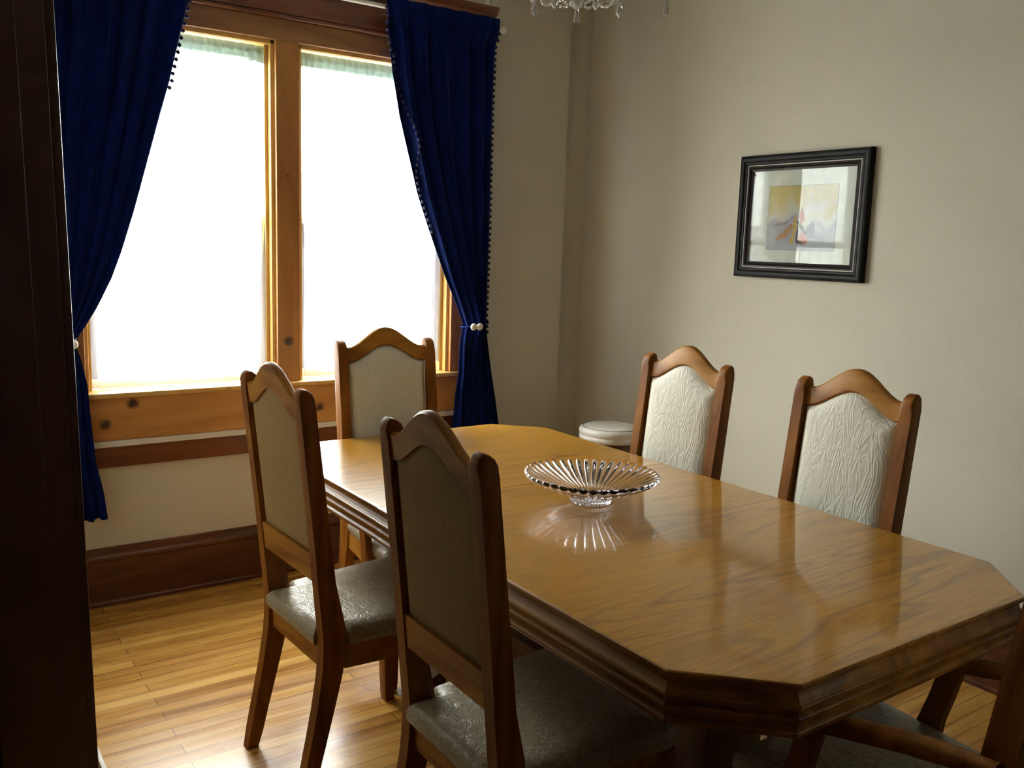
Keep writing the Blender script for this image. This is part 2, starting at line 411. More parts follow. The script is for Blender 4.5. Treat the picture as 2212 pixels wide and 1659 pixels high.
bm = bmesh.new(); box(bm, XL-.13, XL-.012, DY1+.02, YW, 0, ZC); box(bm, XL-.13, XL-.012, YB, DY0-.02, 0, ZC); box(bm, XL-.13, XL-.012, DY0-.02, DY1+.02, 2.45, ZC)
struct('wall_left', bm, M['wall'])
bm = bmesh.new(); box(bm, -4.35, -4.2, YB, YW, 0, ZC); struct('wall_hall', bm, M['dark_unseen'])
# door jamb, casings
bm = bmesh.new()
box(bm, XL-.15, XL+.0005, DY1, DY1+.02, 0, 2.45, .0015)
box(bm, XL-.15, XL-.047, DY1-.012, DY1, 0, 2.43, .0015)
box(bm, XL, XL+.018, DY1+.002, DY1+.13, 0, 2.55, .003)
box(bm, XL-.168, XL-.15, DY1+.008, DY1+.13, 0, 2.55, .004)
box(bm, XL-.15, XL, DY0-.02, DY0, 0, 2.45, .004)
box(bm, XL-.15, XL, DY0, DY1, 2.43, 2.45)
for v in bm.verts: v.co.x += .0185-(v.co.z-.4)*.015   # the old jamb leans a little
struct('door_1', bm, M['jamb'], smooth=.6, label='dark wooden jamb of the cased opening at the left')
# baseboards
def baseboard(name, axis, a0, a1, c, sgn):
    prof = [(0, 0), (.03, 0), (.03, .012), (.022, .018), (.022, .178), (.026, .186), (.026, .196), (.018, .205), (.012, .222), (.012, .23), (0, .232)]
    bm = bmesh.new()
    f = (lambda p, t: (t, c+sgn*p[0], p[1])) if axis == 'x' else (lambda p, t: (c+sgn*p[0], t, p[1]))
    prism(bm, prof, f, a0, a1); return struct(name, bm, M['base_wood'])
baseboard('baseboard_window', 'x', XL, 1.31, YW, -1)
baseboard('baseboard_corner', 'x', 1.31, XR, YW+.04, -1)
baseboard('baseboard_right', 'y', YB, YW-.03, XR, -1)
baseboard('baseboard_left', 'y', DY1+.13, YW-.03, XL-.012, 1)
bm = bmesh.new(); box(bm, -1.168, -1.156, -.2, .73, 0, .012, .002); struct('trim_floor', bm, M['white_paint'])

# window trim
bm = bmesh.new(); box(bm, -1.09, .755, YW-.022, YW, WZ1, 2.352, .003); struct('trim_1', bm, M['head'], label='brown head casing board over the windows')
bm = bmesh.new()
tube(bm, [(-1.10, YW-.034, 2.347), (.765, YW-.034, 2.347)], .009, 10)
box(bm, -1.10, .765, YW-.034, YW, 2.338, 2.356)
struct('trim_2', bm, M['red_wood'], smooth=.7, label='rounded moulding strip under the red-brown header')
bm = bmesh.new(); box(bm, -1.10, .765, YW-.04, YW, 2.356, 2.50, .003); struct('trim_3', bm, M['red_wood'], label='red-brown header board above the windows')
bm = bmesh.new(); prism(bm, [(0, 2.49), (.085, 2.49), (.105, 2.50), (.12, 2.52), (.12, 2.53), (0, 2.53)], lambda p, t: (t, YW-p[0], p[1]), -1.14, .80, .003); struct('trim_4', bm, M['red_wood'], label='projecting cornice cap of the window header')
bm = bmesh.new(); box(bm, WX[0][1], WX[1][0], YW-.022, YW, WZ0, WZ1, .003); struct('trim_5', bm, M['pine_v'], label='knotty pine mullion board between the windows')
bm = bmesh.new(); box(bm, WX[1][1], .755, YW-.022, YW, WZ0, WZ1, .003); struct('trim_6', bm, M['pine_v'], label='pine side casing behind the right blue curtain')
bm = bmesh.new(); box(bm, -1.09, WX[0][0], YW-.022, YW, WZ0, WZ1, .003); struct('trim_7', bm, M['pine_v'], label='pine side casing behind the left blue curtain')
bm = bmesh.new(); box(bm, -1.12, .775, YW-.052, YW+.075, .835, WZ0, .005, 3); struct('trim_8', bm, M['pine_pale'], smooth=.6, label='pale pine window stool under both windows')
bm = bmesh.new(); box(bm, -1.09, .75, YW-.024, YW, .664, .835, .003); struct('trim_9', bm, M['pine'], label='knotty pine apron board under the window stool')
bm = bmesh.new(); box(bm, -1.09, .71, YW-.030, YW, .640, .664, .002); struct('trim_10', bm, M['white_paint'], label='thin white strip under the pine apron board')
bm = bmesh.new(); box(bm, -1.09, .735, YW-.022, YW, .557, .640, .004); struct('trim_11', bm, M['red_wood'], label='dark red-brown board under the white strip')
# windows
for i, (a, b_) in enumerate(WX):
    bm = bmesh.new()   # jamb lining
    for x0, x1 in ((a, a+.016), (b_-.016, b_)): box(bm, x0, x1, YW-.001, YW+WT, WZ0, WZ1, .002)
    box(bm, a, b_, YW-.001, YW+WT, WZ1-.016, WZ1, .002)
    for x0, x1 in ((a+.016, a+.030), (b_-.030, b_-.016)): box(bm, x0, x1, YW+.03, YW+.07, WZ0, WZ1-.016, .002)
    w = struct('window_%d' % (i+1), bm, M['pine_pale'])
    a2, b2 = a+.016, b_-.016
    for nm, z0, z1, y in (('lower_sash', WZ0, 1.555, YW+.075), ('upper_sash', 1.515, WZ1-.016, YW+.112)):
        bm = bmesh.new(); r = .042
        for q in ((a2, a2+r, z0, z1), (b2-r, b2, z0, z1), (a2+r, b2-r, z0, z0+r), (a2+r, b2-r, z1-r, z1)): box(bm, q[0], q[1], y, y+.034, q[2], q[3], .003)
        s = obj(nm, bm, M['white_vinyl'], w)
        bm = bmesh.new(); box(bm, a2+r-.005, b2-r+.005, y+.015, y+.019, z0+r-.005, z1-r+.005); obj('window_pane', bm, M['pane'], s)

# sheer curtains
def make_sheer(a, b_, seed, label):
    rnd = random.Random(seed)
    y0 = YW+.045; n = 150; ph = [rnd.uniform(0, 6.28) for _ in range(5)]
    def yy(u, t):
        am = .006+.010*(1-t)
        return y0 + am*(math.sin(u*95+ph[0]+.8*math.sin(u*11+ph[1])) + .5*math.sin(u*41+ph[2]+t))
    root = thing('sheer_curtain', label, 'curtain', ((a+b_)/2, y0, WZ1-.06), 0, 'white sheer curtains in the windows')
    cx, cz = (a+b_)/2, WZ1-.06
    bm = bmesh.new(); rows = 30; g = []
    for j in range(rows+1):
        t = j/rows; row = []
        for i in range(n+1):
            u = i/n; edge = .005+.012*math.sin(t*3.1)*(.6+.4*math.sin(t*9+ph[3]))
            x = a+.024+edge + (b_-a-.048-2*edge)*u
            zb = .893 + .006*math.sin(u*23+ph[4]) + .004*math.sin(u*61)
            z = 2.185*(1-t) + zb*t
            row.append(bm.verts.new((x-cx, yy(u, 1-t)-y0, z-cz)))
        g.append(row)
    for j in range(rows):
        for i in range(n): bm.faces.new((g[j][i], g[j][i+1], g[j+1][i+1], g[j+1][i]))
    obj('sheer_panel', bm, M['sheer'], root, smooth=3)
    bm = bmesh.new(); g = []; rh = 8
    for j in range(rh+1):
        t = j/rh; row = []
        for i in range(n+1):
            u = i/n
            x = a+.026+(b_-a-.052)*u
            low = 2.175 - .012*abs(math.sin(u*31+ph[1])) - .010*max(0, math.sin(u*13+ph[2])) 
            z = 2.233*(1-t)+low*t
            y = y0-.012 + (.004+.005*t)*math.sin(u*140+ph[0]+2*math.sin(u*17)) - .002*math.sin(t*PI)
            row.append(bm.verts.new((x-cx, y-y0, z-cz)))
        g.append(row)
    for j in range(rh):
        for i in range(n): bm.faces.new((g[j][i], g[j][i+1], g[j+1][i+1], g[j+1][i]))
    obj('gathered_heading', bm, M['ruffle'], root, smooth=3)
    for s_ in (-1, 1):      # dense strips added in the lower half to grey the window's edges
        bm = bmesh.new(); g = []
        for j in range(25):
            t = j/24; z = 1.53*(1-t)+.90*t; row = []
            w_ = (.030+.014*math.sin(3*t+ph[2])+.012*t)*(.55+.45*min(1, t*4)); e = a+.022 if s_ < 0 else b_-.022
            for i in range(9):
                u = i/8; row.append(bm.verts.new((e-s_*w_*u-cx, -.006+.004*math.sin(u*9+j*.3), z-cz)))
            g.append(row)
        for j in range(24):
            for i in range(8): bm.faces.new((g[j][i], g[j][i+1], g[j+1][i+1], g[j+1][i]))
        obj('side_strip', bm, M['grey_strip'], root, smooth=3)
    bm = bmesh.new(); tube(bm, [(a+.017-cx, 0, 2.205-cz), (b_-.017-cx, 0, 2.205-cz)], .005, 8); obj('tension_rod', bm, M['white_rod'], root, smooth=.8)
make_sheer(*WX[0], 1, 'white sheer curtain with gathered heading in the left window')
make_sheer(*WX[1], 2, 'white sheer curtain in the right window beside the dark blue drape')

# ------------------------------------------------------------------ outside
def emit_free_outside():
    bm = bmesh.new(); box(bm, -30, 34, 2.3, 50, -1.1, -1.0)
    struct('ground', bm, plain('outside_gravel', (.55, .55, .53), .9))
    t = thing('neighbour_house', 'white sided house seen faintly through the sheer curtains', 'house', (2, 11, -1))
    bm = bmesh.new(); box(bm, -14, 5, 0, 6, 0, 3.05)
    obj('house_wall', bm, plain('white_siding', (.82, .83, .83), .7), t)
    dark = plain('slate_vent', (.02, .035, .04), .6)
    return t, dark
house, dark_vent = emit_free_outside()
def on_facade(px, py):
    d = fwd*F + rt*(px-Wf/2) - ut*(py-Hf/2); k = (10.96-CAM.y)/d.y
    p = CAM + d*k; return p.x-2, p.z+1
for (px, py, hw, hh) in ((331, 459, 15, 10), (412, 461, 15, 11), (668, 472, 17, 13)):
    x, z = on_facade(px, py); s = (10.96-CAM.y)/F/math.cos(.3)
    bm = bmesh.new(); prism(bm, [(x-hw*s, z-hh*s), (x+hw*s, z-hh*s), (x, z+hh*s*1.1)], lambda p, t: (p[0], t, p[1]), -.05, .02)
    obj('gable_vent', bm, dark_vent, house)
for (px0, py0, px1, py1) in ((716, 488, 733, 565), (220, 640, 244, 688)):
    x0, z0 = on_facade(px0, py1); x1, z1 = on_facade(px1, py0)
    bm = bmesh.new(); box(bm, x0, x1, -.05, .02, z0, z1); obj('house_window', bm, dark_vent, house)

# ------------------------------------------------------------------ curtains
ROD_Y, ROD_Z = 1.712, 2.443
rod = thing('curtain_rod', 'white curtain rod with a clear ball finial above the windows', 'curtain rod', (0, ROD_Y, ROD_Z))
bm = bmesh.new(); tube(bm, [(-1.19, 0, 0), (.80, 0, 0)], .0095, 14); obj('rod', bm, M['white_rod'], rod, smooth=.8)
for s in (-1, 1):
    x = .80 if s > 0 else -1.19
    bm = bmesh.new()
    prof = [(.0001, 0), (.012, 0), (.012, .006), (.007, .010), (.008, .014)]
    R_ = .019
    prof += [(R_*math.sin(a), .014+R_-R_*math.cos(a)) for a in [PI*k/12 for k in range(3, 13)]]
    rings = []
    lathe(bm, prof, 20)
    bmesh.ops.rotate(bm, verts=bm.verts[:], cent=(0, 0, 0), matrix=Matrix.Rotation(s*PI/2, 3, 'Y'))
    bmesh.ops.translate(bm, verts=bm.verts[:], vec=(x, 0, 0))
    obj('finial', bm, plain('frosted_ball', (.72, .72, .62), .15, coat=.8), rod, smooth=.9)
for x in (-1.105, .755):
    bm = bmesh.new(); box(bm, x-.006, x+.006, -.004, YW-.04-ROD_Y, -.012, -.004); box(bm, x-.012, x+.012, YW-.044-ROD_Y, YW-.04-ROD_Y, -.03, .03)
    obj('bracket', bm, M['white_rod'], rod)

def curtain(name_label, left_tab, right_tab, ztop, zbot, tie_z, folds, ph, trim, loc_x, flip):
    root = thing('drape', name_label, 'curtain', (loc_x, ROD_Y, zbot), 0, 'dark blue velvet drapes')
    bm = bmesh.new(); rows, n = 110, 190; g = []
    def surf(u, z):
        x0, x1 = interp(left_tab, z), interp(right_tab, z)
        w = x1-x0
        k = math.exp(-((z-tie_z)/.13)**2)
        amp = min(.034, max(.010, .062*w/folds*4))*(1-.25*k)
        f = folds*2*PI
        uu = u + .012*math.sin(6*u+ph)
        y = amp*math.sin(f*uu+ph) + .35*amp*math.sin(f*2.3*uu+1.7*ph+1.2*z) + .006*math.sin(5*z+ph+9*u)
        # the gathered drape bulges where the tie squeezes it and swings a little into the room
        y -= .03*k*math.sin(PI*u) + .015*math.exp(-((z-tie_z-.3)/.3)**2)*math.sin(PI*u)
        x = x0 + w*(u + .010*math.sin(f*2*uu+ph+1))
        if abs(u) < 1e-9: x = x0
        if abs(u-1) < 1e-9: x = x1
        topk = max(0, min(1, (z-(ztop-.11))/.06))
        y = y*(1-.75*topk) - .014*topk
        return Vector((x-loc_x, y-.014-.012*min(1, topk*3), z-zbot))
    for j in range(rows+1):
        z = ztop + (zbot-ztop)*j/rows
        g.append([bm.verts.new(surf(i/n, z + (.004*math.sin(i*.2) if j == rows else 0))) for i in range(n+1)])
    for j in range(rows):
        for i in range(n): bm.faces.new((g[j][i], g[j][i+1], g[j+1][i+1], g[j+1][i]))
    c = obj('curtain_panel', bm, M['velvet'], root, smooth=3)
    md = c.modifiers.new('thick', 'SOLIDIFY'); md.thickness = .0025
    # pompom trim
    pm = bmesh.new(); sphere(pm, (0, 0, 0), .0075, u=12, v=8); tube(pm, [(0, 0, 0), (0, 0, .012)], .0015, 6)
    proto = obj('pompom', pm, M['pompom'], root, smooth=3)
    first = True
    for side, z0, z1, step, inset in trim:
        z = z0
        while z > z1:
            ins = interp(inset, z)
            w = interp(right_tab, z)-interp(left_tab, z)
            u = 1-ins/w if side > 0 else ins/w
            p = surf(u, z); p.x += side*.006 if ins < .004 else 0
            if ins > .004: p.y -= .010
            o = proto if first else proto.copy()
            if not first: COL.objects.link(o); o.parent = root
            first = False
            o.location = p + Vector((random.uniform(-.001, .001), -.002, 0))
            z -= step
    # hem / heading bands
    bm = bmesh.new(); g = []
    for j in range(4):
        z = ztop-.002-.045*j/3
        g.append([bm.verts.new(surf(i/n, z)+Vector((0, -.004, 0))) for i in range(n+1)])
    for j in range(3):
        for i in range(n): bm.faces.new((g[j][i], g[j][i+1], g[j+1][i+1], g[j+1][i]))
    obj('rod_pocket', bm, M['velvet'], root, smooth=3)
    return root, surf
rin = [(.59, .600), (.618, .606), (.763, .615), (.873, .630), (1.005, .632), (1.05, .640), (1.092, .648), (1.2, .603), (1.307, .552), (1.432, .500), (1.555, .448), (1.674, .400), (1.851, .346), (2.003, .300), (2.19, .262), (2.321, .248), (2.47, .216)]
rout = [(.30, .90), (.604, .854), (.725, .835), (.863, .808), (.999, .785), (1.088, .772), (1.199, .771), (1.417, .768), (1.738, .768), (2.052, .774), (2.32, .780), (2.47, .785)]
rin = [(.25, .56)] + rin
curtR, surfR = curtain('dark blue velvet drape with pompom trim, right of the windows', rin, rout, 2.475, .36, 1.09, 5.5, .4,
    [(1, 2.41, 1.04, .0272, [(0, 0), (3, 0)]), (-1, 2.43, 1.50, .0262, [(1.4, 0), (1.72, .012), (1.9, .042), (2.1, .026), (2.25, .006), (2.3, 0)])], .7, 1)
lin = [(.30, -1.23), (.6, -1.20), (.9, -1.14), (1.065, -1.12), (1.2, -1.13), (1.6, -1.15), (2.47, -1.16)]
lout = [(.38, -.928), (.401, -.931), (.493, -.940), (.605, -.962), (.8, -.976), (.905, -.982), (1.01, -1.004), (1.06, -1.022), (1.08, -1.012), (1.129, -.978), (1.196, -.937), (1.298, -.886), (1.401, -.847), (1.555, -.797), (1.726, -.747), (1.897, -.698), (2.018, -.662), (2.137, -.634), (2.223, -.612), (2.325, -.588), (2.47, -.560)]
curtL, surfL = curtain('dark blue velvet drape with pompom trim, left of the windows', lin, lout, 2.475, .385, 1.065, 6.5, 2.1,
    [(1, 2.42, 1.985, .0262, [(0, 0), (3, 0)])], -1.05, -1)
def tieback(label, xa, xb, z, beads):
    t = thing('curtain_tieback', label, 'curtain tie', ((xa+xb)/2, ROD_Y, z), 0)
    cx = (xa+xb)/2; rx, ry = (xb-xa)/2+.006, .062
    bm = bmesh.new()
    pts = [(rx*math.cos(a), -.012+ry*math.sin(a), .010*math.cos(a)-.004*math.sin(a)) for a in [2*PI*k/36 for k in range(37)]]
    tube(bm, pts, .0035, 8, False); obj('cord', bm, M['velvet'], t, smooth=1)
    for bx in beads:
        bm = bmesh.new(); sphere(bm, (bx-cx, -.012-ry-.006, -.004), .0165, 1, .7, 1, 20, 14); obj('bead', bm, M['ivory_bead'], t, smooth=3)
tieback('tieback with two white beads around the right blue drape', .650, .772, 1.088, (.664, .698))
tieback('tieback with white beads around the left blue drape', -1.12, -1.02, 1.067, (-1.033, -1.067))

# ------------------------------------------------------------------ picture
def rect_frame(bm, hw, hh, prof, f):
    """prof: (inset, depth) pairs, closed loop around rectangle in local (u, v) plane; f maps (u,v,d) -> 3D"""
    rings = []
    for ins, d in prof:
        rings.append([bm.verts.new(f(sx*(hw-ins), sy*(hh-ins), d)) for sx, sy in ((-1, -1), (1, -1), (1, 1), (-1, 1))])
    for A, B in zip(rings, rings[1:]+rings[:1]):
        for k in range(4): bm.faces.new((A[k], A[(k+1) % 4], B[(k+1) % 4], B[k]))
pic = thing('framed_picture', 'black framed abstract print with white mat on the right wall', 'picture', (XR, .478, 1.616))
fp = lambda u, v, d: (-d, -u, v)
hw, hh = .313, .252
bm = bmesh.new(); rect_frame(bm, hw, hh, [(0, 0.001), (0, .022), (.004, .028), (.012, .030), (.022, .029), (.030, .024), (.036, .024), (.040, .021), (.040, .001)], fp)
obj('frame', bm, plain('black_frame', (.004, .003, .003), .5, spec=.2), pic)
bm = bmesh.new(); rect_frame(bm, hw-.040, hh-.040, [(0, .002), (0, .0215), (.002, .0225), (.0035, .0215), (.0035, .002)], fp)
o = obj('silver_fillet', bm, plain('silver_line', (.75, .72, .7), .5, .4), pic); o['label'] = 'thin silver line inside the frame'
bm = bmesh.new(); rect_frame(bm, hw-.0435, hh-.0435, [(0, .002), (0, .020), (.006, .021), (.014, .015), (.022, .012), (.022, .002)], fp)
obj('inner_moulding', bm, plain('dark_inner_moulding', (.012, .007, .007), .4, spec=.3), pic)
iw, ih = hw-.0650, hh-.0650
bm = bmesh.new(); prism(bm, [(-iw, -ih), (iw, -ih), (iw, ih), (-iw, ih)], lambda p, t: fp(p[0], p[1], t), .003, .0055)
obj('mat_board', bm, plain('white_mat', (.72, .72, .68), .8), pic)
def art_mat():
    m, nt, b, o = newmat('abstract_wash')
    n = N(nt, 'ShaderNodeTexNoise', Scale=7.0, Detail=4.0, Distortion=.8); nt.links.new(coords(nt, (1, 1, 1)), n.inputs['Vector'])
    sp = N(nt, 'ShaderNodeSeparateXYZ'); nt.links.new(coords(nt, (1, 1, 1)), sp.inputs[0])
    ad = N(nt, 'ShaderNodeMath', operation='MULTIPLY_ADD'); ad.inputs[1].default_value = 3.2
    nt.links.new(sp.outputs['Z'], ad.inputs[0]); nt.links.new(n.outputs['Fac'], ad.inputs[2])
    r = ramp(nt, ad.outputs[0], [(.12, (.45, .46, .5)), (.35, (.40, .38, .48)), (.5, (.62, .60, .55)), (.68, (.60, .48, .24)), (.9, (.52, .42, .16))])
    nt.links.new(r.outputs[0], b.inputs['Base Color']); b.inputs['Roughness'].default_value = .8
    return m
aw, ah = .166, .130; ac = (.003, -.006)
bm = bmesh.new(); prism(bm, [(-aw+ac[0], -ah+ac[1]), (aw+ac[0], -ah+ac[1]), (aw+ac[0], ah+ac[1]), (-aw+ac[0], ah+ac[1])], lambda p, t: fp(p[0], p[1], t), .0055, .0065)
pr = obj('art_print', bm, art_mat(), pic)
strokes = [((.38, .08, .03), [(-.012, -.01), (.0, .030), (.012, -.004), (.016, -.03), (-.004, -.04)]),
           ((.42, .10, .05), [(-.012, -.095), (.012, -.07), (.040, -.085), (.036, -.118), (-.006, -.122)]),
           ((.45, .25, .15), [(-.10, -.085), (-.05, -.04), (-.03, -.05), (-.07, -.10), (-.13, -.11)]),
           ((.55, .36, .12), [(-.04, -.02), (-.025, -.012), (-.022, -.07), (-.035, -.122), (-.055, -.120), (-.036, -.07)]),
           ((.03, .01, .012), [(-.014, -.025), (.010, -.052), (.034, -.078), (.030, -.086), (.0, -.062), (-.020, -.036)]),
           ((.10, .03, .02), [(-.020, -.10), (-.016, -.05), (-.010, -.05), (-.012, -.105), (.03, -.124), (-.016, -.122)]),
           ((.30, .25, .32), [(-.14, -.045), (-.06, -.028), (-.02, .002), (-.03, -.01), (-.08, -.044), (-.14, -.056)]),
           ((.30, .28, .38), [(.03, -.05), (.06, -.03), (.075, -.09), (.13, -.095), (.13, -.108), (.03, -.10)])]
for k, (c, poly) in enumerate(strokes):
    bm = bmesh.new(); prism(bm, poly, lambda p, t: fp(p[0]+.006, p[1]+.012, t), .0065, .0067+.0001*k)
    obj('paint_stroke', bm, plain('paint_%d' % k, c, .8), pr)
bm = bmesh.new(); rect_frame(bm, aw, ah, [(0, .0064), (0, .0067), (.0012, .0067), (.0012, .0064)], lambda u, v, d: fp(u+ac[0], v+ac[1], d)); obj('print_border', bm, plain('pencil_line', (.2, .22, .22), .8), pr)
bm = bmesh.new(); prism(bm, [(-iw, -ih), (iw, -ih), (iw, ih), (-iw, ih)], lambda p, t: fp(p[0], p[1], t), .0095, .0115)
obj('glass', bm, M['picture_glass'], pic)

# ------------------------------------------------------------------ chairs
HW, PW = .195, .036     # half width over the posts, post width
BACK = [(0, -.070), (.12, -.046), (.25, -.020), (.36, -.003), (.45, 0), (.55, -.010), (.70, -.024), (1.104, -.066), (1.2, -.076)]
FRONT = [(0, -.034), (.12, -.004), (.25, .030), (.34, .052), (.38, .060), (.45, .068), (.52, .052), (.60, .034), (.72, .020), (1.04, -.018), (1.2, -.034)]
def post_bm(s):
    bm = bmesh.new()
    zs = [0, .05, .12, .19, .25, .30, .34, .38, .42, .46, .50, .54, .60, .66, .72, .80, .88, .96, 1.02, 1.06]
    back = [(interp(BACK, z), z) for z in zs]; front = [(interp(FRONT, z), z) for z in zs]
    top = [(-.020, 1.078), (-.028, 1.092), (-.040, 1.101), (-.052, 1.104), (-.061, 1.096), (-.065, 1.08)]
    poly = front + top + back[::-1]
    y0, y1 = (HW-PW, HW) if s > 0 else (-HW, -HW+PW)
    prism(bm, poly, lambda p, t: (p[0], t, p[1]), y0, y1, .007, 3)
    return bm
def bx(z): return interp(BACK, z)
def arch(y, z_end, z_mid, h):
    """bell curve across the back"""
    t = abs(y)/h
    k = .5*(1+math.cos(PI*min(1, t*1.12)))
    return z_end + (z_mid-z_end)*k**.85
def crest_bm():
    bm = bmesh.new(); n = 40; h = HW-PW+.004
    secs = []
    for i in range(n+1):
        y = -h+2*h*i/n
        zt = arch(y, 1.077, 1.148, h); zb = arch(y, 1.020, 1.080, h)
        fx = lambda z: bx(z)+.030
        r = .006
        prof = [(bx(zb)+.006, zb), (fx(zb)-r, zb), (fx(zb), zb+r), (fx(zt), zt-r), (fx(zt)-r, zt), (bx(zt)+.006+r, zt), (bx(zt)+.006, zt-r), (bx(zb)+.006, zb+.004)]
        secs.append([bm.verts.new((p[0], y, p[1])) for p in prof])
    for A, B in zip(secs, secs[1:]):
        m = len(A)
        for k in range(m): bm.faces.new((A[k], A[(k+1) % m], B[(k+1) % m], B[k]))
    bm.faces.new(secs[0]); bm.faces.new(secs[-1][::-1])
    return bm
def panel_bm(front):
    """upholstered back pad: front face domed, rear face almost flat"""
    bm = bmesh.new(); nu, nv = 30, 36; h = HW-PW-.001
    zb = .672
    G = []
    for i in range(nu+1):
        u = -1+2*i/nu; y = h*u; row = []
        zt = arch(y, 1.024, 1.084, HW-PW+.004)
        for j in range(nv+1):
            v = j/nv; z = zb+(zt-zb)*v
            e = min(1-abs(u), 1)*h; ev = min(v, 1-v)*(zt-zb)
            d = min(e, ev)
            if front:
                k = 1-math.exp(-d/.016)
                dx = .018 + .024*k + .008*(1-u*u)*math.sin(PI*v)
                row.append(bm.verts.new((bx(z)+dx, y, z)))
            else:
                k = 1-math.exp(-d/.008)
                row.append(bm.verts.new((bx(z)+.016-.006*k, y, z)))
        G.append(row)
    for i in range(nu):
        for j in range(nv): bm.faces.new((G[i][j], G[i+1][j], G[i+1][j+1], G[i][j+1]))
    return bm, G
def rail_bm():
    bm = bmesh.new(); n = 16; h = HW-PW+.004; z0, z1 = .600, .676
    secs = []
    for i in range(n+1):
        y = -h+2*h*i/n
        secs.append([bm.verts.new((bx(z)+dx, y, z)) for dx, z in ((.004, z0), (.034, z0), (.034, z1), (.004, z1))])
    for A, B in zip(secs, secs[1:]):
        for k in range(4): bm.faces.new((A[k], A[(k+1) % 4], B[(k+1) % 4], B[k]))
    f1 = bm.faces.new(secs[0]); f2 = bm.faces.new(secs[-1][::-1])
    return bm
def seat_outline(ins=0, rnd_=.03, k=8):
    pts = []
    a, b_ = .155-ins, .197-ins
    right_side = [(-.008+ins, a), (.070+ins*.5, a), (.076+ins*.5, b_)]
    fx, fy = .435-ins, .228-ins
    cor = []
    r = max(.006, rnd_-ins*.5)
    for q in range(k+1):
        t = q/k*PI/2
        cor.append((fx-r+r*math.sin(t), fy-r+r*math.cos(t)))
    half = right_side + cor
    return half + [(x, -y) for x, y in half[::-1]]
def seat_bm():
    bm = bmesh.new()
    lv = [(.004, .424), (.0, .430), (-.003, .440), (-.003, .452), (.003, .464), (.012, .473), (.028, .480), (.05, .484)]
    rings = [[bm.verts.new((x, y, z)) for x, y in seat_outline(ins)] for ins, z in lv]
    for A, B in zip(rings, rings[1:]):
        m = len(A)
        for k in range(m): bm.faces.new((A[k], A[(k+1) % m], B[(k+1) % m], B[k]))
    bm.faces.new(rings[0][::-1])
    top = rings[-1]; cx = .2
    prev = top
    for s, z in ((.75, .4875), (.5, .490), (.25, .4915)):
        cur = [bm.verts.new((cx+(v.co.x-cx)*s, v.co.y*s, z)) for v in top]
        m = len(cur)
        for k in range(m): bm.faces.new((prev[k], prev[(k+1) % m], cur[(k+1) % m], cur[k]))
        prev = cur
    bm.faces.new(prev)
    return bm
def seat_rail_bm():
    bm = bmesh.new()
    def pl(pts): prism(bm, pts, lambda p, t: (p[0], p[1], t), .358, .426, .003)
    for s in (1, -1):
        pts = [(.062, .190*s), (.40, .224*s), (.40, .202*s), (.062, .168*s)]
        pl(pts if s < 0 else pts[::-1])
    pl([(.408, -.20), (.430, -.20), (.430, .20), (.408, .20)])
    pl([(.01, -.162), (.035, -.162), (.035, .162), (.01, .162)])
    return bm
def front_leg_bm(s):
    bm = bmesh.new(); c = (.405, .200*s)
    rings = []
    for z, h, dx in ((0, .017, .008), (.02, .0185, .007), (.2, .021, .003), (.33, .024, 0), (.36, .026, 0), (.424, .026, 0)):
        r = .006
        rings.append([bm.verts.new((c[0]+dx+a*h-(r if b_ else 0)*a*0, c[1]+b2*h, z)) for a, b_, b2 in ((-1, 0, -1), (1, 0, -1), (1, 0, 1), (-1, 0, 1))])
    for A, B in zip(rings, rings[1:]):
        for k in range(4): bm.faces.new((A[k], A[(k+1) % 4], B[(k+1) % 4], B[k]))
    bm.faces.new(rings[0][::-1]); bm.faces.new(rings[-1])
    es = [e for e in bm.edges if abs(e.verts[0].co.z-e.verts[1].co.z) > .001]
    bmesh.ops.bevel(bm, geom=es, offset=.005, segments=2, profile=.5, affect='EDGES')
    return bm
def arm_parts(root):
    for s in (1, -1):
        bm = bmesh.new()   # arm rest: slopes down and widens to a rounded end
        path = [(-.012, .700), (.05, .694), (.12, .680), (.18, .664), (.24, .647), (.285, .634), (.315, .622), (.325, .608)]
        wid = [.016, .019, .023, .026, .028, .028, .024, .014]; th = [.016, .016, .016, .016, .016, .016, .014, .008]
        secs = []
        for (x, z), w, t in zip(path, wid, th):
            cy = s*(.212+.10*max(0, x)*.3)
            ring = []
            for q in range(12):
                a = 2*PI*q/12; ca, sa = math.cos(a), math.sin(a)
                ring.append(bm.verts.new((x+.2*sa*t, cy+w*math.copysign(abs(ca)**.7, ca), z-t+t*math.copysign(abs(sa)**.7, sa))))
            secs.append(ring)
        for A, B in zip(secs, secs[1:]):
            for k in range(12): bm.faces.new((A[k], A[(k+1) % 12], B[(k+1) % 12], B[k]))
        bm.faces.new(secs[0]); bm.faces.new(secs[-1][::-1])
        obj('armrest', bm, M['chair_wood'], root, smooth=.8)
        bm = bmesh.new()   # curved support rising from the seat rail
        poly = [(.30, .36), (.345, .36), (.338, .42), (.318, .48), (.302, .54), (.290, .60), (.286, .628), (.246, .640), (.250, .60), (.262, .54), (.276, .48), (.285, .43), (.27, .40), (.24, .375), (.24, .36)]
        y0, y1 = (.2215, .2445) if s > 0 else (-.2445, -.2215)
        prism(bm, poly, lambda p, t: (p[0], t, p[1]), y0, y1, .004, 2)
        obj('arm_support', bm, M['chair_wood'], root, smooth=.7)
